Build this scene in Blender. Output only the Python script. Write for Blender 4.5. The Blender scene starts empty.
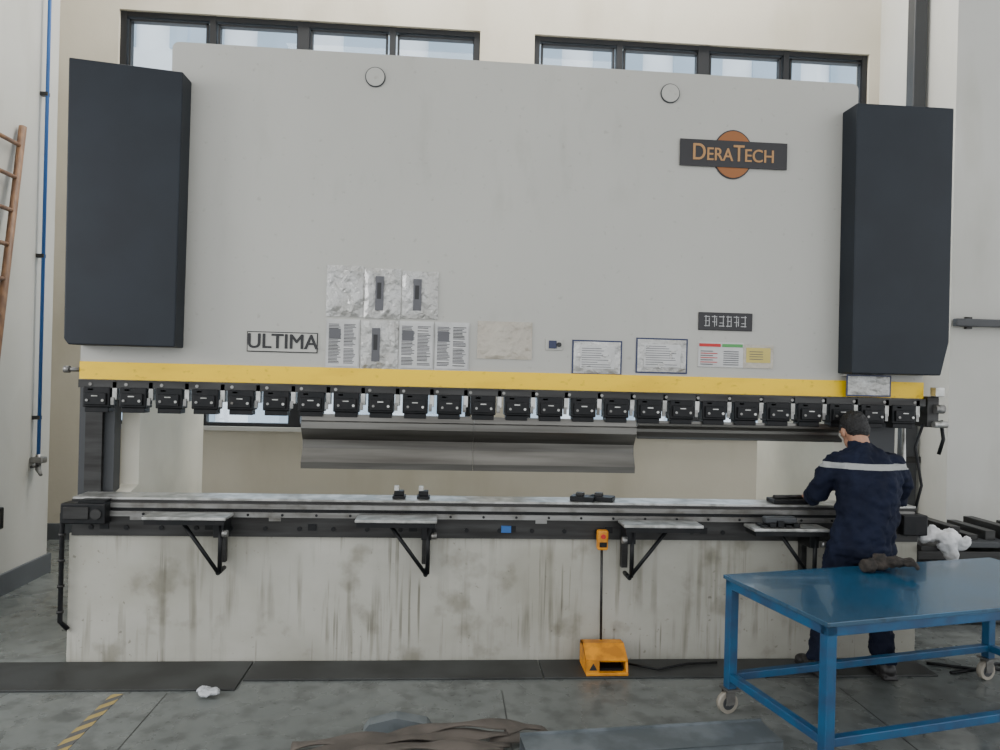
import bpy, bmesh, math, random
from mathutils import Vector, Matrix
random.seed(4)
C=bpy.context
def link(o,parent=None):
    C.collection.objects.link(o)
    if parent: o.parent=parent
    return o
# ---------------------------------------------------------------- materials
def mat(name,col,rough=.5,metal=0.,col2=None,scale=5.,stretch=(1,1,1),lo=.4,hi=.6,bump=0.,bscale=40.,detail=6,coat=0.,spec=.5,dist=.02):
    m=bpy.data.materials.new(name);m.use_nodes=True
    nt=m.node_tree;N=nt.nodes;L=nt.links
    b=N["Principled BSDF"]
    b.inputs["Roughness"].default_value=rough;b.inputs["Metallic"].default_value=metal
    b.inputs["Coat Weight"].default_value=coat
    b.inputs["Specular IOR Level"].default_value=spec
    tc=N.new("ShaderNodeTexCoord");mp=N.new("ShaderNodeMapping");mp.inputs["Scale"].default_value=stretch
    L.new(tc.outputs["Object"],mp.inputs[0])
    nz=N.new("ShaderNodeTexNoise");nz.inputs["Scale"].default_value=scale;nz.inputs["Detail"].default_value=detail
    L.new(mp.outputs[0],nz.inputs["Vector"])
    r=N.new("ShaderNodeValToRGB")
    c2=col2 if col2 else tuple(c*.9 for c in col)
    r.color_ramp.elements[0].position=lo;r.color_ramp.elements[0].color=(*c2,1)
    r.color_ramp.elements[1].position=hi;r.color_ramp.elements[1].color=(*col,1)
    L.new(nz.outputs["Fac"],r.inputs[0]);L.new(r.outputs[0],b.inputs["Base Color"])
    if bump:
        n2=N.new("ShaderNodeTexNoise");n2.inputs["Scale"].default_value=bscale;n2.inputs["Detail"].default_value=4
        L.new(tc.outputs["Object"],n2.inputs["Vector"])
        bp=N.new("ShaderNodeBump");bp.inputs["Strength"].default_value=bump;bp.inputs["Distance"].default_value=dist
        L.new(n2.outputs["Fac"],bp.inputs["Height"]);L.new(bp.outputs[0],b.inputs["Normal"])
    return m
def stain(m,layers):
    """multiply dirt layers: (scale,stretch,lo,hi,colour,fac,mask_scale|None,mask_lo,mask_hi)"""
    nt=m.node_tree;N=nt.nodes;L=nt.links;b=N["Principled BSDF"];src=b.inputs["Base Color"].links[0].from_socket
    tc=N.new("ShaderNodeTexCoord")
    for sc,st,lo,hi,dark,fac,ms,ml,mh in layers:
        mp=N.new("ShaderNodeMapping");mp.inputs["Scale"].default_value=st;L.new(tc.outputs["Object"],mp.inputs[0])
        n=N.new("ShaderNodeTexNoise");n.inputs["Scale"].default_value=sc;n.inputs["Detail"].default_value=5;L.new(mp.outputs[0],n.inputs["Vector"])
        mr=N.new("ShaderNodeMapRange");mr.inputs[1].default_value=lo;mr.inputs[2].default_value=hi;mr.inputs[3].default_value=fac;mr.inputs[4].default_value=0;L.new(n.outputs["Fac"],mr.inputs[0])
        f=mr.outputs[0]
        if ms:
            n2=N.new("ShaderNodeTexNoise");n2.inputs["Scale"].default_value=ms;n2.inputs["Detail"].default_value=3;L.new(tc.outputs["Object"],n2.inputs["Vector"])
            m2=N.new("ShaderNodeMapRange");m2.inputs[1].default_value=ml;m2.inputs[2].default_value=mh;L.new(n2.outputs["Fac"],m2.inputs[0])
            mu=N.new("ShaderNodeMath");mu.operation='MULTIPLY';L.new(f,mu.inputs[0]);L.new(m2.outputs[0],mu.inputs[1]);f=mu.outputs[0]
        mx=N.new("ShaderNodeMix");mx.data_type='RGBA';mx.blend_type='MULTIPLY';L.new(f,mx.inputs[0])
        L.new(src,mx.inputs[6]);mx.inputs[7].default_value=dark;src=mx.outputs[2]
    L.new(src,b.inputs["Base Color"]);return m
M={}
M['ram']=stain(mat("ram_paint",(.425,.42,.385),.42,col2=(.38,.376,.345),scale=.9,stretch=(1,1,.6),lo=.3,hi=.7,bump=.03,bscale=3),
  [(6,(1.5,1,.5),.30,.48,(.75,.74,.70,1),.4,1.1,.5,.65),(22,(1,1,1),.28,.36,(.6,.58,.53,1),.4,None,0,0)])
M['cream']=mat("cream_paint",(.80,.77,.66),.5,col2=(.70,.67,.57),scale=2)
M['navy']=mat("cover_charcoal",(.0085,.0130,.0195),.5,col2=(.0065,.010,.0155),scale=3,spec=.3)
M['yellow']=stain(mat("yellow_stripe",(.90,.58,.002),.5,col2=(.80,.50,.003),scale=3,stretch=(1,1,3),lo=.3,hi=.5),[(18,(1,1,1.5),.28,.38,(.5,.45,.3,1),.6,None,0,0)])
M['steel']=stain(mat("machined_steel",(.30,.30,.29),.42,.75,col2=(.17,.165,.155),scale=4,stretch=(.4,1,6),lo=.35,hi=.65),[(9,(1,1,1),.3,.5,(.4,.37,.32,1),.7,None,0,0)])
M['punch']=mat("punch_steel",(.20,.195,.18),.28,.8,col2=(.07,.065,.058),scale=3,stretch=(.3,1,5),lo=.3,hi=.7)
M['steel_dk']=mat("oiled_steel",(.045,.045,.044),.45,.5,col2=(.020,.019,.018),scale=5,stretch=(.5,1,5),lo=.35,hi=.65)
M['steel_lt']=mat("bright_steel",(.52,.52,.50),.35,.7,col2=(.28,.28,.26),scale=12)
M['black']=mat("black_oxide",(.006,.007,.008),.45,.2,col2=(.010,.010,.011),scale=20,spec=.3)
M['grey_dk']=mat("dark_grey_paint",(.035,.038,.042),.5,scale=4)
M['plate']=mat("floor_plate",(.048,.051,.050),.5,.3,col2=(.03,.031,.03),scale=3)
M['wall']=stain(mat("cream_wall",(.61,.565,.465),.85,col2=(.55,.505,.41),scale=1.3,lo=.3,hi=.7,bump=.05,bscale=30),[(2,(1,1,.4),.35,.5,(.8,.78,.72,1),.4,None,0,0)])
M['wallw']=stain(mat("white_wall",(.52,.515,.48),.85,col2=(.46,.455,.42),scale=1.1,lo=.3,hi=.7),[(2.5,(1,1,.35),.35,.5,(.8,.79,.75,1),.4,None,0,0)])
M['skirt']=mat("grey_skirting",(.10,.11,.12),.6,scale=3)
M['frame']=mat("window_frame",(.009,.010,.012),.5,scale=4)
M['ceil']=mat("ceiling_sheet",(.5,.5,.5),.8,scale=2)
M['paper']=mat("paper",(.48,.48,.47),.35,col2=(.40,.40,.39),scale=7,coat=.8,bump=.25,bscale=9)
M['white_ink']=mat("white_lettering",(.42,.42,.42),.5,scale=7)
M['facade']=mat("facade",(.82,.86,.90),.8,scale=1)
M['facade_w']=mat("facade_window",(.40,.50,.60),.6,scale=1)
M['ink']=mat("ink",(.02,.02,.022),.6,scale=8)
M['ink2']=mat("ink_grey",(.10,.10,.11),.6,scale=8)
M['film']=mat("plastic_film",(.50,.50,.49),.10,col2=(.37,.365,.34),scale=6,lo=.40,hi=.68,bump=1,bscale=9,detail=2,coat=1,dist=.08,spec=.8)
M['film2']=mat("tan_film",(.40,.37,.305),.25,col2=(.35,.315,.255),scale=9,lo=.3,hi=.7,bump=.6,bscale=9,coat=.6,dist=.05)
M['blueb']=mat("blue_border",(.012,.02,.07),.4,scale=5)
M['logo_or']=mat("logo_orange",(.28,.095,.018),.5,scale=5)
M['logo_bk']=mat("logo_black",(.010,.009,.011),.45,scale=5)
M['gold']=mat("logo_gold",(.40,.21,.075),.5,scale=5)
M['red']=mat("label_red",(.5,.02,.02),.5,scale=5)
M['green']=mat("label_green",(.07,.3,.08),.5,scale=5)
M['lab_y']=mat("label_yellow",(.55,.45,.12),.5,scale=5)
M['tblue']=stain(mat("table_blue",(.012,.080,.160),.26,col2=(.020,.065,.115),scale=2.2,lo=.35,hi=.65,coat=.25),[(12,(1,4,1),.33,.45,(.5,.5,.5,1),.6,None,0,0)])
M['tleg']=mat("table_leg_blue",(.006,.075,.170),.45,col2=(.01,.05,.12),scale=9)
M['caster']=mat("caster_wheel",(.32,.29,.24),.5,scale=9)
M['pedal']=mat("pedal_yellow",(.74,.29,.006),.5,col2=(.46,.17,.01),scale=12)
M['wood']=mat("ladder_wood",(.20,.105,.05),.6,col2=(.12,.06,.03),scale=8,stretch=(4,4,1))
M['pipe']=mat("pipe_blue",(.02,.11,.34),.4,scale=5)
M['cloth_w']=mat("white_rag",(.68,.68,.68),.9,col2=(.48,.49,.5),scale=9,bump=.3)
M['sling']=mat("sling_canvas",(.11,.093,.078),.9,col2=(.07,.06,.05),scale=5,bump=.25,bscale=220)
M['glove']=mat("glove_leather",(.035,.027,.021),.85,col2=(.014,.012,.010),scale=20,bump=.5)
M['galv']=mat("galvanised_channel",(.20,.225,.24),.42,.5,col2=(.13,.15,.16),scale=7)
M['skin']=mat("skin",(.36,.19,.12),.55,scale=10)
M['hair']=mat("hair",(.006,.0055,.0055),.6,scale=60,bump=.6,bscale=120)
M['shoe']=mat("shoe",(.012,.011,.011),.5,scale=9)
M['plastic']=mat("crumpled_plastic",(.5,.52,.54),.2,bump=.6)
def floor_mat():
    m=mat("concrete_floor",(.175,.187,.178),.34,col2=(.118,.129,.122),scale=.9,lo=.35,hi=.7,bump=.03,bscale=25,detail=8)
    stain(m,[(9,(1,1,1),.36,.52,(.66,.66,.66,1),1,None,0,0),(3,(1,2.5,1),.38,.5,(.6,.6,.6,1),.7,1.2,.45,.6),(30,(1,1,1),.33,.38,(.35,.35,.35,1),.8,2,.5,.6)])
    nt=m.node_tree;N=nt.nodes;L=nt.links;b=N["Principled BSDF"]
    tc=N.new("ShaderNodeTexCoord");n=N.new("ShaderNodeTexNoise");n.inputs["Scale"].default_value=4;n.inputs["Detail"].default_value=8
    L.new(tc.outputs["Object"],n.inputs["Vector"])
    r2=N.new("ShaderNodeMapRange");r2.inputs[1].default_value=.35;r2.inputs[2].default_value=.65;r2.inputs[3].default_value=.17;r2.inputs[4].default_value=.42
    L.new(n.outputs["Fac"],r2.inputs[0]);L.new(r2.outputs[0],b.inputs["Roughness"])
    return m
M['floor']=floor_mat()
M['bed']=stain(mat("bed_paint_stained",(.46,.45,.40),.55,col2=(.37,.362,.315),scale=2,lo=.3,hi=.7),
 [(1.5,(1,1,1.3),.35,.6,(.72,.71,.66,1),.8,None,0,0),
  (5,(3.5,1,.22),.34,.50,(.42,.40,.34,1),.85,1.6,.44,.60),
  (9,(5,1,.10),.30,.42,(.30,.28,.22,1),.8,2.3,.50,.62),
  (4,(1,1,1),.30,.42,(.55,.53,.47,1),.7,None,0,0),
  (30,(1,1,1),.30,.36,(.4,.38,.34,1),.7,3,.45,.6)])
def tape_mat():
    m=mat("hazard_tape",(.55,.38,.06),.6);nt=m.node_tree;N=nt.nodes;L=nt.links;b=N["Principled BSDF"]
    tc=N.new("ShaderNodeTexCoord");mp=N.new("ShaderNodeMapping");mp.inputs["Rotation"].default_value=(0,0,.7)
    w=N.new("ShaderNodeTexWave");w.inputs["Scale"].default_value=4.2;L.new(tc.outputs["Object"],mp.inputs[0]);L.new(mp.outputs[0],w.inputs[0])
    r=N.new("ShaderNodeValToRGB");r.color_ramp.interpolation='CONSTANT';r.color_ramp.elements[0].color=(.10,.10,.095,1)
    r.color_ramp.elements[1].position=.5;r.color_ramp.elements[1].color=(.36,.27,.10,1)
    L.new(w.outputs["Fac"],r.inputs[0]);L.new(r.outputs[0],b.inputs["Base Color"]);return m
M['tape']=tape_mat()
def glass_mat():
    m=bpy.data.materials.new("window_glass");m.use_nodes=True;nt=m.node_tree;N=nt.nodes;L=nt.links;N.clear()
    t=N.new("ShaderNodeBsdfTransparent");t.inputs[0].default_value=(.93,.97,1,1);g=N.new("ShaderNodeBsdfGlossy");g.inputs["Roughness"].default_value=.02
    mx=N.new("ShaderNodeMixShader");mx.inputs[0].default_value=.06;o=N.new("ShaderNodeOutputMaterial")
    L.new(t.outputs[0],mx.inputs[1]);L.new(g.outputs[0],mx.inputs[2]);L.new(mx.outputs[0],o.inputs[0]);return m
M['glass']=glass_mat()
def overall_mat():
    m=mat("navy_overalls",(.0075,.011,.027),.85,col2=(.004,.006,.016),scale=5,bump=.4,bscale=18,spec=.2)
    nt=m.node_tree;N=nt.nodes;L=nt.links;b=N["Principled BSDF"];src=b.inputs["Base Color"].links[0].from_socket
    tc=N.new("ShaderNodeTexCoord");s=N.new("ShaderNodeSeparateXYZ");L.new(tc.outputs["Object"],s.inputs[0])
    a=N.new("ShaderNodeMath");a.operation='COMPARE';a.inputs[1].default_value=1.262;a.inputs[2].default_value=.017;L.new(s.outputs[2],a.inputs[0])
    mx=N.new("ShaderNodeMix");mx.data_type='RGBA';L.new(a.outputs[0],mx.inputs[0]);L.new(src,mx.inputs[6]);mx.inputs[7].default_value=(.33,.34,.33,1)
    L.new(mx.outputs[2],b.inputs["Base Color"]);return m
M['overall']=overall_mat()

# ---------------------------------------------------------------- builder
class B:
    def __init__(s): s.bm=bmesh.new();s.mats=[]
    def mi(s,k):
        if k not in s.mats: s.mats.append(k)
        return s.mats.index(k)
    def box(s,x0,x1,y0,y1,z0,z1,k,bev=0,mtx=None):
        bm=s.bm
        vs=[bm.verts.new((x,y,z)) for x in(x0,x1) for y in(y0,y1) for z in(z0,z1)]
        if mtx:
            for v in vs: v.co=mtx@v.co
        fs=[bm.faces.new([vs[i] for i in q]) for q in((0,1,3,2),(4,6,7,5),(0,4,5,1),(2,3,7,6),(0,2,6,4),(1,5,7,3))]
        i=s.mi(k)
        for f in fs:f.material_index=i
        if bev:
            es=list({e for f in fs for e in f.edges})
            r=bmesh.ops.bevel(bm,geom=es,offset=bev,segments=2,affect='EDGES',profile=.5)
            for f in r['faces']: f.material_index=i
    def prism(s,pts,d0,d1,k,axis='y'):
        bm=s.bm
        def c(p,d): return (p[0],d,p[1]) if axis=='y' else ((d,p[0],p[1]) if axis=='x' else (p[0],p[1],d))
        a=[bm.verts.new(c(p,d0)) for p in pts];b=[bm.verts.new(c(p,d1)) for p in pts];n=len(pts);i=s.mi(k)
        fs=[bm.faces.new(a),bm.faces.new(b[::-1])]+[bm.faces.new((a[j],b[j],b[(j+1)%n],a[(j+1)%n])) for j in range(n)]
        for f in fs:f.material_index=i
    def tube(s,pts,rad,k,n=12,smooth=True,flat=None):
        bm=s.bm;pts=[Vector(p) for p in pts]
        if not isinstance(rad,(list,tuple)): rad=[rad]*len(pts)
        i=s.mi(k);rings=[];up=None
        for j,p in enumerate(pts):
            t=(pts[min(j+1,len(pts)-1)]-pts[max(j-1,0)]).normalized()
            if up is None:
                up=t.orthogonal().normalized()
            up=(up-t*up.dot(t)).normalized();w=t.cross(up)
            fl=flat if flat else 1
            rings.append([bm.verts.new(p+(up*math.cos(q)+w*math.sin(q)*fl)*rad[j]) for q in [2*math.pi*h/n for h in range(n)]])
        for a,b in zip(rings,rings[1:]):
            for h in range(n):
                f=bm.faces.new((a[h],a[(h+1)%n],b[(h+1)%n],b[h]));f.material_index=i;f.smooth=smooth
        for r in (rings[0][::-1],rings[-1]):
            f=bm.faces.new(r);f.material_index=i
    def loft(s,rings,k,n=20):
        bm=s.bm;i=s.mi(k);R=[]
        for cx,cy,cz,rx,ry in rings:
            R.append([bm.verts.new((cx+rx*math.cos(q),cy+ry*math.sin(q),cz)) for q in [2*math.pi*h/n for h in range(n)]])
        for a,b in zip(R,R[1:]):
            for h in range(n):
                f=bm.faces.new((a[h],a[(h+1)%n],b[(h+1)%n],b[h]));f.material_index=i;f.smooth=True
        for r in (R[0][::-1],R[-1]): bm.faces.new(r).material_index=i
    def ell(s,c,r,k,rot=None,sub=16):
        m=Matrix.Translation(c)
        if rot: m=m@rot
        m=m@Matrix.Diagonal((*r,1))
        before=set(s.bm.faces)
        bmesh.ops.create_uvsphere(s.bm,u_segments=sub,v_segments=sub//2+2,radius=1,matrix=m)
        i=s.mi(k)
        for f in s.bm.faces:
            if f not in before: f.material_index=i;f.smooth=True
    def mesh(s,name):
        bmesh.ops.recalc_face_normals(s.bm,faces=s.bm.faces)
        me=bpy.data.meshes.new(name);s.bm.to_mesh(me);s.bm.free()
        for k in s.mats: me.materials.append(M[k])
        return me
    def done(s,name,parent=None):
        return link(bpy.data.objects.new(name,s.mesh(name)),parent)
def empty(name):
    return link(bpy.data.objects.new(name,None))
def remesh(b,name,vox,parent=None,disp=0,dscale=.1,smooth=4,key=None):
    me=b.mesh(name+"_src");o=link(bpy.data.objects.new(name+"_src",me))
    md=o.modifiers.new("r",'REMESH');md.mode='VOXEL';md.voxel_size=vox;md.use_smooth_shade=True
    sm=o.modifiers.new("s",'SMOOTH');sm.factor=.5;sm.iterations=smooth
    if disp:
        t=bpy.data.textures.new(name,'CLOUDS');t.noise_scale=dscale;t.noise_depth=2
        d=o.modifiers.new("d",'DISPLACE');d.texture=t;d.strength=disp;d.mid_level=.5
    dg=C.evaluated_depsgraph_get();m2=bpy.data.meshes.new_from_object(o.evaluated_get(dg))
    bpy.data.objects.remove(o);m2.name=name
    m2.materials.clear();m2.materials.append(M[key])
    for p in m2.polygons:p.use_smooth=True;p.material_index=0
    return link(bpy.data.objects.new(name,m2),parent)
def text(s,name,x,z,y,size,k,parent,sx=1,align='CENTER'):
    c=bpy.data.curves.new(name,'FONT');c.body=s;c.size=size;c.extrude=.0008;c.align_x=align;c.align_y='CENTER' if align=='CENTER' else 'BOTTOM_BASELINE'
    c.materials.append(M[k]);o=link(bpy.data.objects.new(name,c),parent);o.location=(x,y,z);o.rotation_euler=(math.pi/2,0,0);o.scale=(sx,1,1);return o

# ---------------------------------------------------------------- room
b=B();b.box(-9,9,-7,8,-.2,0,'floor');b.done("floor")
b=B();b.box(-9,9,-7,8,8,8.1,'ceil');b.done("ceiling")
WX=[(-3.36,.27),(.84,4.50)];ZS,ZT=1.16,5.33
b=B()
b.box(-9,9,7.5,7.75,0,ZS,'wall');b.box(-9,9,7.5,7.75,ZT,8,'wall')
for x0,x1 in((-9,-3.36),(.27,.84),(4.50,9)): b.box(x0,x1,7.5,7.75,ZS,ZT,'wall')
b.done("wall_back")
for wi,(x0,x1) in enumerate(WX):
    e=empty("window_%d"%(wi+1));b=B();y0,y1=7.54,7.62
    b.box(x0,x1,y0,y1,ZS,ZS+.035,'frame');b.box(x0,x1,y0,y1,ZT-.05,ZT,'frame')
    w=(x1-x0)/4
    for i in range(5):
        t=.03 if i in(0,4) else (.06 if i==2 else .03)
        cx=x0+w*i; cx=min(max(cx,x0+t),x1-t)
        b.box(cx-t,cx+t,y0-.005,y1+.005,ZS,ZT,'frame')
        if i<4:
            a0=cx+.05 if i!=2 else cx+.07;a1=x0+w*(i+1)-.05
            b.box(a0,a0+.02,y0+.01,y1,ZT-.09-.9,ZT-.07,'frame');b.box(a1-.02,a1,y0+.01,y1,ZT-.99,ZT-.07,'frame');b.box(a0,a1,y0+.01,y1,ZT-.09,ZT-.07,'frame')
    for z in(2.2,4.2): b.box(x0,x1,y0+.005,y1-.005,z-.03,z+.03,'frame')
    b.done("window_frame",e)
    b=B();b.box(x0,x1,7.575,7.585,ZS,ZT,'glass');b.done("glazing",e)
    b=B();b.box(x0-.03,x1+.03,7.46,7.56,ZS-.04,ZS,'wallw');b.done("sill",e)
b=B();b.box(-4.3,-3.3,4.3,6.3,0,8,'wallw');b.done("wall_left_pilaster")
b=B();b.box(-4.5,-4.3,4.3,8,0,8,'wallw');b.box(-9,-4.3,6.3,6.5,0,8,'wallw');b.done("wall_left")
b=B();b.box(4.62,9,6.3,7.5,0,8,'wallw');b.done("wall_right")
b=B();b.box(-3.3,-3.275,4.3,6.3,0,.16,'skirt');b.box(-3.9,-3.275,6.3,6.325,0,.16,'skirt');b.done("baseboard_left")
b=B();b.box(4.595,9,6.275,6.3,0,.16,'skirt');b.done("baseboard_right")
b=B();b.box(-4.3,4.6,7.475,7.5,0,.16,'skirt');b.done("baseboard_back")
b=B()
b.tube([(-3.25,6.05,1.0),(-3.25,6.05,7.995)],.014,'pipe')
for z in(1.3,2.6,3.9,5.2): b.box(-3.298,-3.24,6.03,6.07,z,z+.03,'steel_dk')
b.tube([(-3.25,6.05,1.02),(-3.25,6.05,.9),(-3.2,6.0,.86)],[.02,.022,.012],'steel');b.box(-3.298,-3.2,6.01,6.09,.95,1.0,'steel',.008);b.tube([(-3.25,5.95,.93),(-3.25,6.05,.93)],.012,'steel_dk')
b.done("water_pipe")
b=B();b.box(-3.298,-3.24,5.35,5.6,.52,.68,'black',.008);b.box(-3.245,-3.235,5.4,5.55,.56,.64,'steel_dk',.003);b.done("socket_box")
b=B();b.box(4.46,4.59,6.68,6.80,.0,7.95,'grey_dk',.01)
for z in(1,2.5,4):b.box(4.45,4.612,6.66,6.82,z,z+.06,'steel_dk')
b.done("downpipe")
b=B();b.box(4.62,9,6.215,6.275,2.30,2.37,'grey_dk',.008)
for x in(4.75,6,7.3):b.box(x,x+.05,6.26,6.298,2.28,2.39,'steel_dk')
b.done("wall_guard_rail")
b=B();b.box(-16,22,20,21,-1,16,'facade')
for z in range(0,8):
    for x in range(-7,10): b.box(x*2.3-.7,x*2.3+.7,19.9,20.02,z*2+.3,z*2+1.3,'facade_w')
b.done("neighbouring_building")
b=B()
ra=[(-3.02,4.82,0),(-3.262,5.75,3.55)];rb=[(-3.02,4.42,0),(-3.262,5.35,3.55)]
for r in(ra,rb): b.tube(r,.028,'wood',n=8)
for i in range(1,14):
    t=i/13.6;p=Vector(ra[0]).lerp(Vector(ra[1]),t);q=Vector(rb[0]).lerp(Vector(rb[1]),t);b.tube([p,q],.017,'wood',n=8)
b.done("wooden_ladder")

# ---------------------------------------------------------------- press brake
PB=empty("press_brake")
def arc(cx,cz,r,a0,a1,n=6): return [(cx+r*math.cos(math.radians(a0+(a1-a0)*i/n)),cz+r*math.sin(math.radians(a0+(a1-a0)*i/n))) for i in range(n+1)]
b=B()
pts=[(-2.19,1.65),(3.12,1.65),(3.12,2.2),(2.63,2.2)]+arc(2.59,3.66,.04,0,90)+arc(-1.66,3.68,.04,90,180)+[(-1.70,2.2),(-2.19,2.2)]
b.prism(pts,4.5,4.6,'ram');b.done("ram_plate",PB)
b=B();b.box(-2.19,3.12,4.492,4.502,1.665,1.77,'yellow');b.done("yellow_stripe",PB)
b=B();b.box(-2.17,3.10,4.44,4.56,1.615,1.662,'steel_dk')
for i in range(26): b.tube([(-2.1+i*.205,4.435,1.637),(-2.1+i*.205,4.445,1.637)],.010,'steel',n=8)
b.done("clamp_rail",PB)
b=B();b.prism([(-2.215,1.90),(-2.19,1.865),(-1.59,1.865),(-1.58,3.48),(-2.225,3.53)],4.35,4.5,'navy')
o=b.done("cylinder_cover_1",PB)
b=B();b.prism([(2.535,1.815),(3.12,1.815),(3.17,2.03),(3.165,3.51),(2.525,3.51)],4.33,4.5,'navy');o2=b.done("cylinder_cover_2",PB)
for q in(o,o2):
    md=q.modifiers.new("b",'BEVEL');md.width=.008;md.segments=3
for n,(x0,x1) in enumerate(((-2.06,-1.95),(2.68,2.79))):
    b=B();b.prism([(4.62,0),(6.0,0),(6.0,3.45),(4.62,3.45),(4.62,1.7),(4.78,1.62),(4.78,.99),(4.62,.95)],x0,x1,'cream','x');b.done("side_frame_%d"%(n+1),PB)
b=B();b.box(-2.25,-2.04,4.63,4.72,0,1.9,'grey_dk');b.box(-2.20,-2.10,4.60,4.63,.97,1.64,'steel_dk');b.box(2.82,3.02,4.63,4.72,0,1.9,'grey_dk');b.done("guide_columns",PB)
b=B();b.box(-1.95,2.68,5.2,5.9,3.0,3.4,'cream');b.done("oil_tank",PB)
b=B();b.box(-1.95,2.68,5.35,5.45,.55,.65,'steel_dk')
for x in(-.9,1.6): b.box(x-.06,x+.06,5.1,5.5,.65,.72,'steel_dk',.005)
b.done("back_gauge",PB)
b=B();b.box(-2.18,3.04,4.4,4.62,0,.76,'bed',.004)
b.done("bed_plate",PB)
b=B()
b.box(-2.16,3.03,4.385,4.63,.75,.87,'steel_dk')
b.box(-2.10,3.0,4.37,4.6,.868,.898,'steel')
b.box(-1.95,2.95,4.385,4.6,.898,.920,'black')
b.box(-2.12,3.0,4.375,4.64,.918,.945,'steel')
b.box(-2.17,3.03,4.40,4.60,.945,.960,'steel_dk')
b.box(-2.17,3.03,4.41,4.60,.960,.972,'steel_lt')
for i in range(26):
    x=-2.05+i*.2
    b.tube([(x,4.378,.80),(x,4.39,.80)],.014,'black',n=10)
    b.tube([(x+.1,4.366,.883),(x+.1,4.375,.883)],.008,'black',n=8)
    if i%3==0: b.box(x+.05,x+.10,4.38,4.39,.79,.83,'black')
    if i%4==1: b.box(x+.02,x+.09,4.379,4.39,.845,.868,'steel')
b.box(.36,.42,4.37,4.39,.79,.83,'pipe')
b.done("die_rail",PB)
b=B()
b.box(-2.19,-1.94,4.31,4.42,.83,.95,'black',.008);b.box(-2.17,-2.03,4.30,4.32,.86,.93,'steel_dk',.004);b.box(-2.10,-1.95,4.33,4.5,.945,.965,'black')
b.tube([(-1.99,4.3,.89),(-1.99,4.33,.89)],.03,'steel_dk')
b.box(2.9,3.06,4.33,4.5,.80,.93,'black',.008)
b.done("rail_end_brackets",PB)
b=B();b.tube([(-2.17,4.37,.93),(-2.205,4.37,.88),(-2.205,4.37,.25),(-2.17,4.39,.2)],.014,'black',n=10)
for z in(.3,.45,.6,.75): b.tube([(-2.205,4.37,z),(-2.205,4.37,z+.015)],.02,'steel_dk',n=10)
b.done("cable_chain",PB)
def support_arm(n,x0,x1,z,side):
    b=B();y0,y1=4.17,4.33
    b.box(x0,x1,y0,y1,z-.018,z,'steel_lt',.004)
    b.box(x0+.01,x1-.01,y0+.005,y1-.01,z-.045,z-.018,'black')
    xb=x1-.06 if side>0 else x0+.06
    xo=x0+.2 if side>0 else x1-.2
    b.box(xb-.03,xb+.03,4.24,4.39,z-.13,z-.05,'black',.004)
    b.box(xb-.028,xb+.012,4.35,4.39,z-.30,z-.05,'steel_dk',.004)
    b.tube([(xb+.01,4.25,z-.05),(xb+.01,4.25,z-.33)],.013,'black',n=10)
    b.tube([(xo,4.25,z-.05),(xb,4.25,z-.33)],.012,'black',n=8)
    b.tube([(xb+side*.03,4.22,z-.10),(xb+side*.06,4.22,z-.10)],.02,'steel')
    b.tube([(xb,4.25,z-.335),(xb,4.37,z-.335)],.014,'black',n=8)
    b.done("support_arm_%d"%n,PB)
support_arm(1,-1.68,-1.22,.905,1);support_arm(2,-.50,-.03,.90,1);support_arm(3,1.07,1.55,.885,-1);support_arm(4,1.86,2.33,.87,1)
b=B()
for i in range(25):
    c=-2.06+i*.2088
    b.box(c-.08,c+.075,4.43,4.53,1.50,1.62,'black',.006)
    b.box(c-.065,c+.06,4.412,4.432,1.515,1.585,'black',.004)
    b.box(c+.084,c+.112,4.44,4.50,1.545,1.655,'steel_lt',.003)
    b.box(c+.080,c+.100,4.43,4.445,1.515,1.56,'steel',.002)
    b.tube([(c+.045,4.405,1.542),(c+.045,4.415,1.542)],.008,'steel_lt',n=10)
    b.tube([(c-.045,4.405,1.542),(c-.045,4.415,1.542)],.008,'steel',n=10)
    b.box(c-.02,c+.015,4.408,4.414,1.565,1.571,'steel_lt')
    b.box(c-.05,c-.02,4.43,4.44,1.60,1.61,'steel')
    b.box(c-.07,c+.065,4.44,4.52,1.47,1.50,'black',.003)
b.done("tool_clamps",PB)
def punch(n,x0,x1,z0):
    b=B();h=1.485-z0
    prof=[(4.465,1.485),(4.505,1.485),(4.505,1.485-h*.12),(4.545,1.485-h*.35),(4.545,z0+h*.32),(4.485,z0),(4.472,z0),(4.468,z0+h*.12),(4.512,z0+h*.36),(4.51,z0+h*.52),(4.452,z0+h*.74),(4.45,1.485-h*.14),(4.465,1.485-h*.12)]
    b.prism(prof,x0,x1,'punch','x')
    b.done("punch_tool_%d"%n,PB)
punch(1,-.87,.18,1.15);punch(2,.182,1.205,1.15);punch(3,1.215,2.56,1.37)
b=B()
for x in(-.27,-.12):
    b.box(x-.04,x+.04,4.46,4.54,.972,.99,'black',.003);b.box(x-.03,x+.03,4.47,4.53,.99,1.02,'black',.004);b.box(x-.03,x+.0,4.47,4.50,1.02,1.05,'steel_lt',.003)
b.done("stop_blocks",PB)
b=B()
for i,x in enumerate((.86,.98)):
    m=Matrix.Translation((x,4.5,.972))@Matrix.Rotation(-.4,4,'Z');b.box(-.05,.10,-.055,.055,0,.03,'black',.004,m);b.box(-.02,.03,-.02,.02,.03,.05,'steel_dk',.003,m)
b.done("die_clamp_plates",PB)
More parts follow.
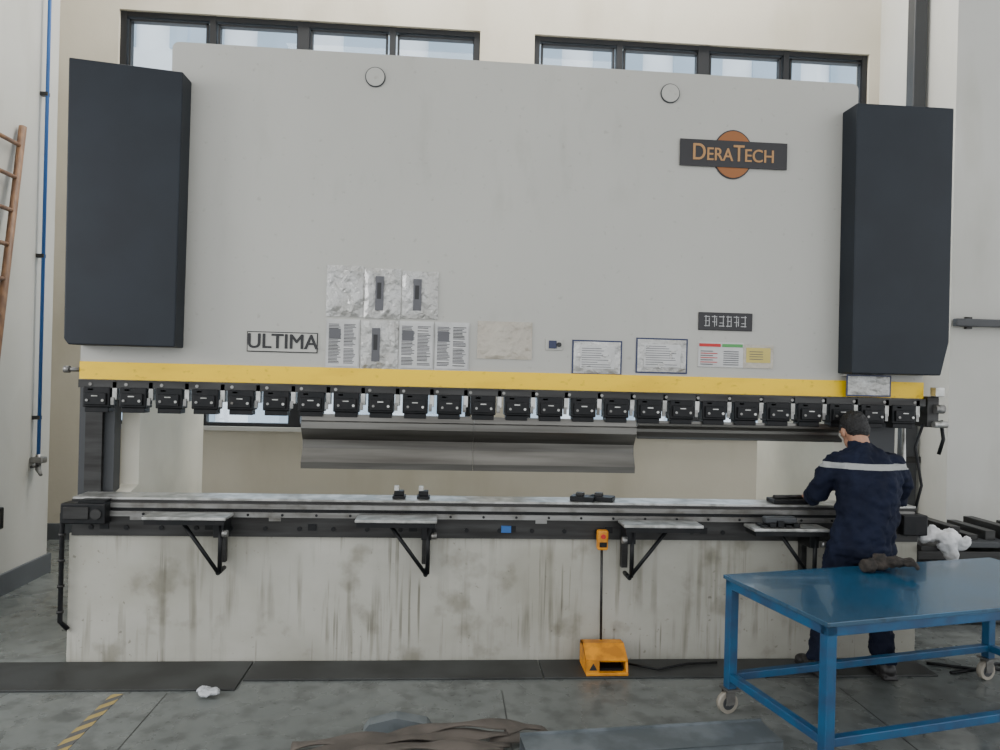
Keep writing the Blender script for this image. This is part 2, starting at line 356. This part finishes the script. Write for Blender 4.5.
# badges
b=B()
n=40;el=[(1.80+.125*math.cos(2*math.pi*i/n),3.20+.15*math.sin(2*math.pi*i/n)) for i in range(n)];el2=[(1.80+.133*math.cos(2*math.pi*i/n),3.20+.158*math.sin(2*math.pi*i/n)) for i in range(n)]
b.prism(el2,4.494,4.5,'logo_bk');b.prism(el,4.491,4.4935,'logo_or')
b.done("logo_badge",PB)
b=B();b.box(1.45,2.155,4.486,4.4905,3.115,3.285,'logo_bk');b.done("logo_bar",PB)
for s_,x,sz,sx in (("D",1.525,.150,.84),("ERA",1.620,.116,.85),("T",1.797,.150,.80),("ECH",1.868,.116,.90)):
    text(s_,"logo_lettering_"+s_,x,3.155,4.484,sz,'gold',PB,sx,'LEFT')
    text(s_,"logo_lettering_bold_"+s_,x+.003,3.156,4.4838,sz,'gold',PB,sx,'LEFT')
b=B();b.box(-1.215,-.79,4.494,4.5,1.855,1.98,'ink',.002);b.box(-1.209,-.796,4.492,4.495,1.861,1.974,'ram');b.done("model_plate",PB)
for i,(dx,dz) in enumerate(((-.003,0),(.003,0),(0,.002))):
    text("ULTIMA","model_lettering_%d"%i,-1.0005+dx,1.917+dz,4.49-.0002*i,.128,'ink',PB,.95)
b=B()
for x in(-.48,1.38):
    b.tube([(x,4.5,3.57),(x,4.492,3.57)],.062,'grey_dk',n=32);b.tube([(x,4.5,3.57),(x,4.487,3.57)],.056,'ram',n=32)
b.done("cover_caps",PB)
b=B();b.box(1.60,1.955,4.49,4.5,2.07,2.185,'logo_bk',.003)
x=1.637
for i in range(6):
    a_=i%3
    b.box(x,x+.036,4.487,4.491,2.155,2.160,'white_ink')
    b.box(x+.004,x+.032,4.487,4.491,2.128-.006*a_,2.132-.006*a_,'white_ink')
    if a_!=1: b.box(x,x+.036,4.487,4.491,2.096,2.101,'white_ink')
    b.box(x+.008+a_*.009,x+.012+a_*.009,4.4865,4.491,2.094,2.165,'white_ink')
    if a_!=2: b.box(x+.030,x+.034,4.4865,4.491,2.10,2.15,'white_ink')
    x+=.048
b.done("maker_plate",PB)
b=B();b.box(.62,.73,4.493,4.5,1.915,1.985,'ram',.002);b.box(.64,.69,4.486,4.494,1.925,1.975,'blueb',.003);b.tube([(.705,4.49,1.95),(.705,4.48,1.95)],.015,'ink');b.done("key_switch",PB)
b=B();b.box(1.605,1.90,4.494,4.5,1.835,1.995,'paper',.001);b.box(1.61,1.75,4.491,4.495,1.965,1.985,'red');b.box(1.76,1.895,4.491,4.495,1.965,1.985,'green')
for j in range(7): b.box(1.62,1.70+.03*(j%2),4.491,4.495,1.85+j*.014,1.855+j*.014,'red' if j%2 else 'ink2');b.box(1.77,1.87,4.491,4.495,1.85+j*.014,1.855+j*.014,'ink2')
b.box(1.90,2.10,4.493,4.5,1.835,1.985,'film2');b.box(1.92,2.08,4.491,4.494,1.87,1.965,'lab_y')
for j in range(4): b.box(1.94,2.03,4.489,4.492,1.89+j*.016,1.894+j*.016,'ink2')
b.done("warning_label",PB)
b=B()
b.tube([(-2.27,4.5,1.72),(-2.19,4.5,1.72)],.014,'steel');b.tube([(-2.28,4.5,1.72),(-2.25,4.5,1.72)],.022,'steel')
b.box(3.12,3.2,4.45,4.58,1.48,1.68,'steel_dk',.006);b.tube([(3.16,4.44,1.6),(3.22,4.44,1.6)],.03,'steel');b.tube([(3.15,4.43,1.5),(3.24,4.43,1.5)],.022,'steel_lt')
b.tube([(3.2,4.5,1.5),(3.25,4.5,1.52),(3.27,4.5,1.4),(3.24,4.5,1.3)],.012,'black');b.box(3.14,3.2,4.4,4.46,1.68,1.74,'steel_lt',.004)
b.tube([(3.1,4.46,1.5),(3.05,4.46,1.35),(3.10,4.46,1.1),(3.04,4.45,.9)],.009,'black')
b.tube([(3.1,4.66,1.5),(3.12,4.66,.95)],.012,'steel_lt');b.box(3.04,3.3,4.36,4.55,.70,.73,'steel_dk')
b.done("end_fittings",PB)

# ---------------------------------------------------------------- documents on ram
def sheet(b,x0,x1,z0,z1,y,amp,k,nx=9,nz=9):
    V=[[None]*(nz+1) for _ in range(nx+1)];mi=b.mi(k);ph=random.random()*6;an=random.uniform(-1,1)
    for i in range(nx+1):
        for j in range(nz+1):
            u=i/nx;v=j/nz;e=0 if i in(0,nx) or j in(0,nz) else 1
            h=(.5+.5*math.sin((u+an*v)*11+ph))*.5+random.random()*.5
            ex=random.uniform(-.3,.3)/nx*e;ez=random.uniform(-.3,.3)/nz*e
            V[i][j]=b.bm.verts.new((x0+(x1-x0)*(u+ex),y-amp*h*e,z0+(z1-z0)*(v+ez)))
    for i in range(nx):
        for j in range(nz):
            q=(V[i][j],V[i+1][j],V[i+1][j+1],V[i][j+1])
            for t in ((q[0],q[1],q[2]),(q[0],q[2],q[3])) if random.random()<.5 else ((q[0],q[1],q[3]),(q[1],q[2],q[3])):
                f=b.bm.faces.new(t);f.material_index=mi;f.smooth=False
def pouch(x0,x1,z0,z1,kind):
    b=B();y=4.497
    if kind=='blue':
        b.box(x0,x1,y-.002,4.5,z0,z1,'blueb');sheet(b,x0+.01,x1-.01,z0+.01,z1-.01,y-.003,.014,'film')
        b.box(x0+.05,x1-.05,y-.0135,y-.0125,z0+.04,z1-.04,'paper')
        for j in range(9):
            zz=z1-.055-j*.0145
            if zz>z0+.045: b.box(x0+.06,x1-.07-random.random()*.1,y-.0142,y-.0134,zz,zz+.004,'ink2')
    else:
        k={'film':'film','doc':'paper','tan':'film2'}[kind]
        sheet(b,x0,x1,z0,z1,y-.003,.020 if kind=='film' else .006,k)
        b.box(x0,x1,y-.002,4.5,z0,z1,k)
        if kind=='doc':
            b.box(x0+.008,x1-.008,y-.0105,y-.0095,z0+.015,z1-.015,'paper')
            for c in range(2):
                xa=x0+.016+c*(x1-x0-.02)/2;xb=xa+(x1-x0-.05)/2
                z=z1-.035
                while z>z0+.025:
                    if random.random()<.93: b.box(xa,xb-random.random()*.025,y-.0115,y-.0105,z,z+.005,'ink2' if random.random()<.6 else 'ink')
                    z-=.0088
            b.box(x0+.02,x0+.09,y-.0125,y-.0115,z1-.12,z1-.06,'ink2')
        if kind=='film' and x0>-.6:
            b.box(x0+.07,x0+.12,y-.0215,y-.009,z0+.05,z1-.05,'ink2');b.box(x0+.08,x0+.105,y-.0225,y-.014,z0+.12,z1-.09,'ink')
    b.done("document_pouch")
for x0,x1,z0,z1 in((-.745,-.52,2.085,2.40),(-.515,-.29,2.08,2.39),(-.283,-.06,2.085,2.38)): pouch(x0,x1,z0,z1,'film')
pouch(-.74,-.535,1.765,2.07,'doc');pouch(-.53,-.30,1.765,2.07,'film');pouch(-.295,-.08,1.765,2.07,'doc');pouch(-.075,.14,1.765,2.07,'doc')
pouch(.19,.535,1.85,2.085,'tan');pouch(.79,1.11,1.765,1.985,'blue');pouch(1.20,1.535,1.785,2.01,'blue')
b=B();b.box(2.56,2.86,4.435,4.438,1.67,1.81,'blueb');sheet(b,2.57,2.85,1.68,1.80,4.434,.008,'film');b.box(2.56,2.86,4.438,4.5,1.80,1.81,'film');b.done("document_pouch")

# ---------------------------------------------------------------- floor items
b=B();b.box(-2.55,-1.1,4.0,4.38,0,.012,'plate',.003);b.box(-1.09,.6,4.12,4.38,0,.012,'plate',.003);b.box(.61,3.0,4.12,4.38,0,.012,'plate',.003);b.box(-3.2,-2.56,4.05,4.3,0,.012,'plate',.003);b.done("pit_cover_plates")
b=B();b.box(-1.73,-1.67,1.0,3.97,0,.002,'tape');b.done("floor_marking_tape")
b=B()
for x in(-1.45,.35,2.3): b.box(x,x+.005,-4,3.98,0,.001,'plate')
b.done("floor_joint_seams")
b=B()
def px(v): return .857+(v-.84)*.86
b.box(px(.84),px(1.13),4.13,4.34,.012,.03,'pedal',.004)
sp=[(4.14,.03),(4.34,.03),(4.34,.15),(4.26,.158),(4.16,.10)]
b.prism(sp,px(.84),px(.855),'pedal','x');b.prism(sp,px(1.115),px(1.13),'pedal','x')
b.prism([(4.26,.158),(4.34,.15),(4.34,.138),(4.26,.146)],px(.84),px(1.13),'pedal','x')
b.prism([(4.15,.095),(4.26,.158),(4.262,.146),(4.155,.085)],px(.84),px(1.13),'pedal','x')
b.box(px(.84),px(1.13),4.33,4.345,.03,.14,'pedal');b.box(px(.84),px(.93),4.135,4.145,.03,.10,'pedal')
b.prism([(4.16,.045),(4.3,.075),(4.3,.06),(4.16,.032)],px(.94),px(1.10),'black','x')
b.prism([(px(.86),.045),(px(.915),.045),(px(.8875),.085)],4.131,4.136,'ink')
b.tube([(.985,4.34,.14),(.975,4.335,.70)],.008,'steel_dk',n=8)
b.box(.945,1.01,4.31,4.36,.70,.82,'pedal',.01);b.box(.955,1.0,4.305,4.312,.72,.75,'black');b.tube([(.977,4.31,.785),(.977,4.30,.785)],.014,'red')
b.done("foot_pedal")
b=B()
b.tube([(3.05,4.3,.012),(3.3,4.2,.012),(3.5,4.28,.012),(3.75,4.15,.012),(4.1,4.25,.012)],.01,'black',n=8)
b.tube([(3.1,4.15,.012),(3.4,4.22,.012),(3.6,4.12,.012),(3.9,4.2,.012),(4.3,4.12,.012)],.01,'black',n=8)
b.done("power_cable")
b=B();b.tube([(1.12,4.3,.022),(1.3,4.2,.022),(1.5,4.28,.022),(1.7,4.3,.022)],.007,'black',n=8);b.done("pedal_cable")
b=B()
for z in(.0,.2,.4,.55): b.box(3.4,5.2,5.0,5.6,z+.02,z+.06,'grey_dk',.004)
for x in(3.42,4.3,5.1):
    for y in(5.02,5.54): b.box(x,x+.05,y,y+.05,0,.62,'black')
for i in range(12): b.box(3.48+i*.14,3.56+i*.14,5.08,5.5,.61,.65+.03*(i%3),'steel_dk',.004)
b.box(3.45,4.2,5.05,5.5,.06,.18,'black',.01);b.box(4.35,5.0,5.05,5.5,.06,.2,'steel_dk',.01);b.box(3.5,5.0,5.05,5.5,.26,.36,'black',.01);b.box(3.5,5.0,5.06,5.5,.46,.53,'steel_dk',.01)
b.done("tooling_rack")
b=B()
for i in range(11): b.ell((3.09+.022*i+random.uniform(-.01,.01),4.40+random.uniform(-.05,.05),.785-.002*i+random.uniform(-.02,.03)),(.058,.05,.035),'cloth_w',Matrix.Rotation(random.uniform(-1,1),4,'Y'))
b.tube([(3.2,4.35,.76),(3.22,4.325,.68),(3.23,4.325,.63)],[.06,.04,.015],'cloth_w')
remesh(b,"cleaning_rags",.01,None,.05,.05,3,'cloth_w')
b=B()
for i in range(5): b.ell((-1.21+random.uniform(-.04,.04),3.93+random.uniform(-.03,.03),.028),(.040,.03,.017),'plastic')
remesh(b,"plastic_wrap",.007,None,.02,.02,1,'plastic')

# ---------------------------------------------------------------- table
T=Matrix.Translation((1.495,3.725,0))@Matrix.Rotation(math.radians(12.5),4,'Z')
L_,W_=1.86,.77
E=empty("workshop_table")
b=B();b.box(0,L_,-W_,0,.70,.72,'tblue',.003,T);b.done("table_top",E)
b=B()
for y in(-W_+.01,-.06): b.box(.01,L_-.01,y,y+.05,.655,.70,'tleg',.004,T)
for x in(.01,L_-.06): b.box(x,x+.05,-W_+.01,-.01,.655,.70,'tleg',.004,T)
for x in(.01,L_-.06):
    for y in(-W_+.01,-.06): b.box(x,x+.05,y,y+.05,.13,.68,'tleg',.004,T)
for y in(-W_+.015,-.055): b.box(.02,L_-.02,y,y+.04,.17,.21,'tleg',.004,T)
for x in(.015,L_-.055): b.box(x,x+.04,-W_+.02,-.02,.172,.212,'tleg',.004,T)
b.done("table_frame",E)
b=B()
for x in(.035,L_-.035):
    for y in(-W_+.035,-.035):
        b.box(x-.04,x+.04,y-.04,y+.04,.122,.132,'steel',0,T)
        for s in(-.022,.019): b.box(x-.035,x+.02,y+s,y+s+.003,.045,.125,'steel',0,T)
        p=T@Vector((x-.015,y-.016,.055));q=T@Vector((x-.015,y+.016,.055));b.tube([p,q],.055,'caster',n=24)
        p=T@Vector((x-.015,y-.0175,.055));q=T@Vector((x-.015,y+.0175,.055));b.tube([p,q],.035,'grey_dk',n=20)
        p=T@Vector((x-.015,y-.024,.055));q=T@Vector((x-.015,y+.024,.055));b.tube([p,q],.012,'steel',n=12)
b.done("casters",E)
b=B();gz=.760
for k,(gx,gy,ra_) in enumerate(((2.40,3.79,.3),(2.48,3.77,-.4))):
    R=Matrix.Translation((gx,gy,gz+.022*k))@Matrix.Rotation(ra_,4,'Z')
    b.ell(R@Vector((0,0,0)),(.065,.05,.028),'glove',Matrix.Rotation(ra_,4,'Z'))
    b.tube([R@Vector((-.05,0,0)),R@Vector((-.11,.01,.0))],[.04,.033],'glove')
    for i in range(4):
        y=-.038+i*.025;b.tube([R@Vector((.04,y,0)),R@Vector((.085,y*1.3,.008)),R@Vector((.105,y*1.4,-.006-.012*k))],[.017,.016,.013],'glove',n=8)
    b.tube([R@Vector((-.01,.04,0)),R@Vector((.02,.075,.01))],[.016,.012],'glove',n=8)
remesh(b,"work_gloves",.005,None,.012,.03,3,'glove')
cdir=math.atan2(.11,1.18)
R=Matrix.Translation((.40,3.10,0))@Matrix.Rotation(cdir,4,'Z')
b=B();b.box(0,1.20,0,.2,.088,.094,'galv',0,R);b.box(0,1.20,0,.006,.012,.093,'galv',0,R);b.box(0,1.20,.194,.2,.012,.105,'galv',0,R)
b.box(0,1.20,0,.035,.010,.016,'galv',0,R);b.box(0,1.20,.165,.2,.010,.016,'galv',0,R)
b.box(.1,.16,-.03,.23,0,.011,'wood',0,R);b.box(1.08,1.14,-.03,.23,0,.011,'wood',0,R);b.done("steel_channel")
b=B()
def strap(P,w=.045,t=.010):
    P=[Vector(p) for p in P];bm=b.bm;mi=b.mi('sling');rings=[]
    for j,p in enumerate(P):
        d=(P[min(j+1,len(P)-1)]-P[max(j-1,0)]).normalized();tw=.35*math.sin(j*.37);s=d.cross(Vector((0,0,1))).normalized();u=s.cross(d)
        s2=s*math.cos(tw)+u*math.sin(tw);u2=u*math.cos(tw)-s*math.sin(tw)
        rings.append([bm.verts.new(p+s2*w*math.cos(q)+u2*t*math.sin(q)) for q in [2*math.pi*h/12 for h in range(12)]])
    for a_,c_ in zip(rings,rings[1:]):
        for h in range(12):
            f=bm.faces.new((a_[h],a_[(h+1)%12],c_[(h+1)%12],c_[h]));f.material_index=mi;f.smooth=True
    bm.faces.new(rings[0][::-1]).material_index=mi;bm.faces.new(rings[-1]).material_index=mi
def wav(x0,x1,y0,y1,amp,fr,ph,z,zb,n=40):
    return [(x0+(x1-x0)*t,y0+(y1-y0)*t+amp*math.sin(t*fr+ph),z+zb*math.sin(math.pi*t)) for t in [i/(n-1) for i in range(n)]]
strap(wav(-.72,.33,3.22,3.36,.03,5,0.2,.03,.03));strap(wav(-.66,.34,3.31,3.40,.035,6,1.5,.03,.045));strap(wav(-.60,.30,3.20,3.28,.03,4,3.,.03,.06),.035)
strap(wav(-.40,.52,3.36,3.46,.02,5,4,.035,.05),.035);strap([(.33,3.42,.05),(.42,3.46,.055),(.50,3.45,.05),(.53,3.41,.045),(.46,3.385,.04),(.36,3.39,.035),(.25,3.40,.03)],.03)
b.prism([(-.36,.0),(-.02,.0),(-.05,.04),(-.2,.07),(-.33,.04)],3.52,3.60,'galv')
b.done("lifting_sling")

# ---------------------------------------------------------------- worker
WK=empty("worker");dy=.09
def V(x,y,z): return (x,y+dy,z)
b=B()
b.loft([(2.475,4.02+dy,.70,.165,.125),(2.48,4.02+dy,.76,.185,.135),(2.495,4.01+dy,.86,.185,.135),(2.515,4.01+dy,.97,.182,.125),(2.53,4.03+dy,1.09,.19,.128),(2.545,4.05+dy,1.18,.20,.132),(2.55,4.08+dy,1.26,.20,.12),(2.545,4.10+dy,1.32,.15,.10),(2.54,4.13+dy,1.37,.075,.075),(2.54,4.15+dy,1.40,.062,.065)],'overall')
b.tube([V(2.44,4.10,1.295),V(2.375,4.10,1.27),V(2.315,4.13,1.18),V(2.285,4.15,1.08),V(2.30,4.25,1.04),V(2.345,4.34,1.03)],[.06,.078,.07,.063,.054,.044],'overall')
b.tube([V(2.66,4.09,1.295),V(2.72,4.08,1.26),V(2.775,4.10,1.16),V(2.79,4.13,1.05),V(2.75,4.22,1.035),V(2.69,4.32,1.03)],[.06,.078,.07,.063,.054,.044],'overall')
b.tube([V(2.40,4.02,.80),V(2.375,4.05,.65),V(2.335,4.08,.45),V(2.30,4.07,.25),V(2.265,4.05,.09)],[.10,.098,.078,.07,.068],'overall')
b.tube([V(2.57,4.02,.80),V(2.59,4.04,.65),V(2.615,4.07,.45),V(2.635,4.04,.25),V(2.65,4.02,.09)],[.10,.098,.078,.07,.068],'overall')
b.loft([(2.48,4.02+dy,.745,.198,.15),(2.485,4.015+dy,.80,.198,.15)],'overall')
remesh(b,"overalls",.011,WK,.045,.06,4,'overall')
hm=Matrix.Translation((2.54,4.21+dy,1.455))@Matrix.Rotation(math.radians(2),4,'Z')@Matrix.Rotation(math.radians(-30),4,'X')
b=B()
def he(c,r,k,bb,rx=0): bb.ell(hm@Vector(c),r,k,hm.to_3x3().to_4x4()@Matrix.Rotation(rx,4,'X'))
he((0,0,.02),(.076,.092,.095),'skin',b);he((0,.035,-.05),(.056,.055,.058),'skin',b);he((0,.096,-.012),(.011,.016,.018),'skin',b)
for s in(-1,1):
    he((s*.079,-.005,-.01),(.010,.019,.030),'skin',b);he((s*.03,.075,.028),(.022,.012,.008),'skin',b)
he((0,.085,-.052),(.022,.008,.006),'skin',b)
b.tube([hm@Vector((0,-.02,-.03)),V(2.54,4.14,1.36)],[.054,.062],'skin')
remesh(b,"head",.005,WK,0,.1,2,'skin')
b=B()
he((0,-.018,.036),(.082,.088,.090),'hair',b);he((0,-.045,-.005),(.072,.060,.064),'hair',b)
for s in(-1,1): he((s*.068,-.005,.03),(.013,.040,.036),'hair',b)
remesh(b,"hair",.006,WK,.014,.02,1,'hair')
b=B()
for s in(-1,1): he((s*.03,.083,.012),(.010,.008,.006),'ink',b)
he((0,.093,-.055),(.02,.003,.003),'red',b)
b.done("face_features",WK)
b=B();b.loft([(2.54,4.14+dy,1.355,.072,.075),(2.54,4.155+dy,1.395,.064,.068)],'overall');remesh(b,"collar",.008,WK,0,.1,2,'overall')
for n,(w,d,s) in enumerate(((V(2.345,4.33,1.03),(.35,.9,-.12),1),(V(2.69,4.31,1.03),(-.35,.9,-.12),-1))):
    w=Vector(w);d=Vector(d).normalized();side=d.cross(Vector((0,0,1))).normalized();up=side.cross(d)
    b=B();b.tube([w,w+d*.03,w+d*.09],[.026,.030,.034],'skin')
    for i,l in enumerate((.062,.074,.07,.054)):
        o=w+d*.085+side*(-.030+.02*i)*s
        b.tube([o-d*.02,o+d*l*.4+up*.004,o+d*l*.72-up*.014,o+d*l*.85-up*.034],[.010,.0098,.009,.008],'skin',n=10)
    o=w+d*.03-side*.028*s
    b.tube([o,o-side*.022*s+d*.03-up*.006,o-side*.026*s+d*.06-up*.02],[.013,.011,.009],'skin',n=10)
    remesh(b,"hand_%d"%(n+1),.004,WK,0,.1,1,'skin')
for n,(x,y,r) in enumerate(((2.26,4.05+dy,.15),(2.65,4.01+dy,-.1))):
    R=Matrix.Translation((x,y,.012))@Matrix.Rotation(r,4,'Z');b=B()
    q=R.to_3x3().to_4x4()
    b.ell(R@Vector((0,-.02,.055)),(.048,.062,.052),'shoe',q);b.ell(R@Vector((0,.06,.045)),(.047,.09,.04),'shoe',q);b.ell(R@Vector((0,.135,.036)),(.05,.06,.032),'shoe',q)
    b.tube([R@Vector((0,-.005,.05)),R@Vector((0,-.005,.12))],.05,'shoe')
    b.box(-.045,.045,-.08,.18,0.002,.028,'shoe',.012,R)
    remesh(b,"shoe_%d"%(n+1),.006,WK,0,.1,2,'shoe')
b=B()
for i in range(5): b.box(1.92+i*.05,1.96+i*.05,4.2,4.3,.871,.885+.012*(i%3),'black',.004)
b.box(1.95,2.15,4.22,4.28,.89,.93,'grey_dk',.01)
b.done("hand_tools")
b=B();b.box(2.1,2.33,4.43,4.55,.972,1.0,'black',.006);b.tube([(2.12,4.48,1.01),(2.32,4.5,1.01)],.014,'steel_dk');b.done("die_block",PB)

# ---------------------------------------------------------------- light
w=bpy.data.worlds.new("World");C.scene.world=w;w.use_nodes=True
w.node_tree.nodes["Background"].inputs[0].default_value=(.95,.975,1,1);w.node_tree.nodes["Background"].inputs[1].default_value=2.1
def area(n,loc,rot,sx,sy,p,col=(1,1,1)):
    l=bpy.data.lights.new(n,'AREA');l.shape='RECTANGLE';l.size=sx;l.size_y=sy;l.energy=p;l.color=col
    o=link(bpy.data.objects.new(n,l));o.location=loc;o.rotation_euler=rot;return o
area("ceiling_fill",(0,1.0,7.6),(0,0,0),6,2,110,(1,.98,.94))  # added overhead fill for soft light, not an actual fitting
area("ceiling_fill",(.3,6.6,7.6),(0,0,0),7,1.0,500,(1,.98,.94))  # second added fill, brightens the back wall behind the machine
d=(Vector((-3.0,5.0,0))-Vector((-6.5,2.2,3.2))).to_track_quat('-Z','Y').to_euler()
area("doorway_lamp",(-6.5,2.2,3.2),d,2,2,170)
# camera
a=.075;r=.025
F=Vector((math.sin(a),math.cos(a),0));Rv=Vector((math.cos(a),-math.sin(a),0));U=Vector((0,0,1))
X=Rv*math.cos(r)+U*math.sin(r);Y=-Rv*math.sin(r)+U*math.cos(r)
cam=bpy.data.cameras.new("camera");cam.sensor_width=36;cam.lens=25.92;co=link(bpy.data.objects.new("camera",cam))
co.matrix_world=Matrix(((X.x,Y.x,-F.x,0),(X.y,Y.y,-F.y,0),(X.z,Y.z,-F.z,1.75),(0,0,0,1)))
C.scene.camera=co
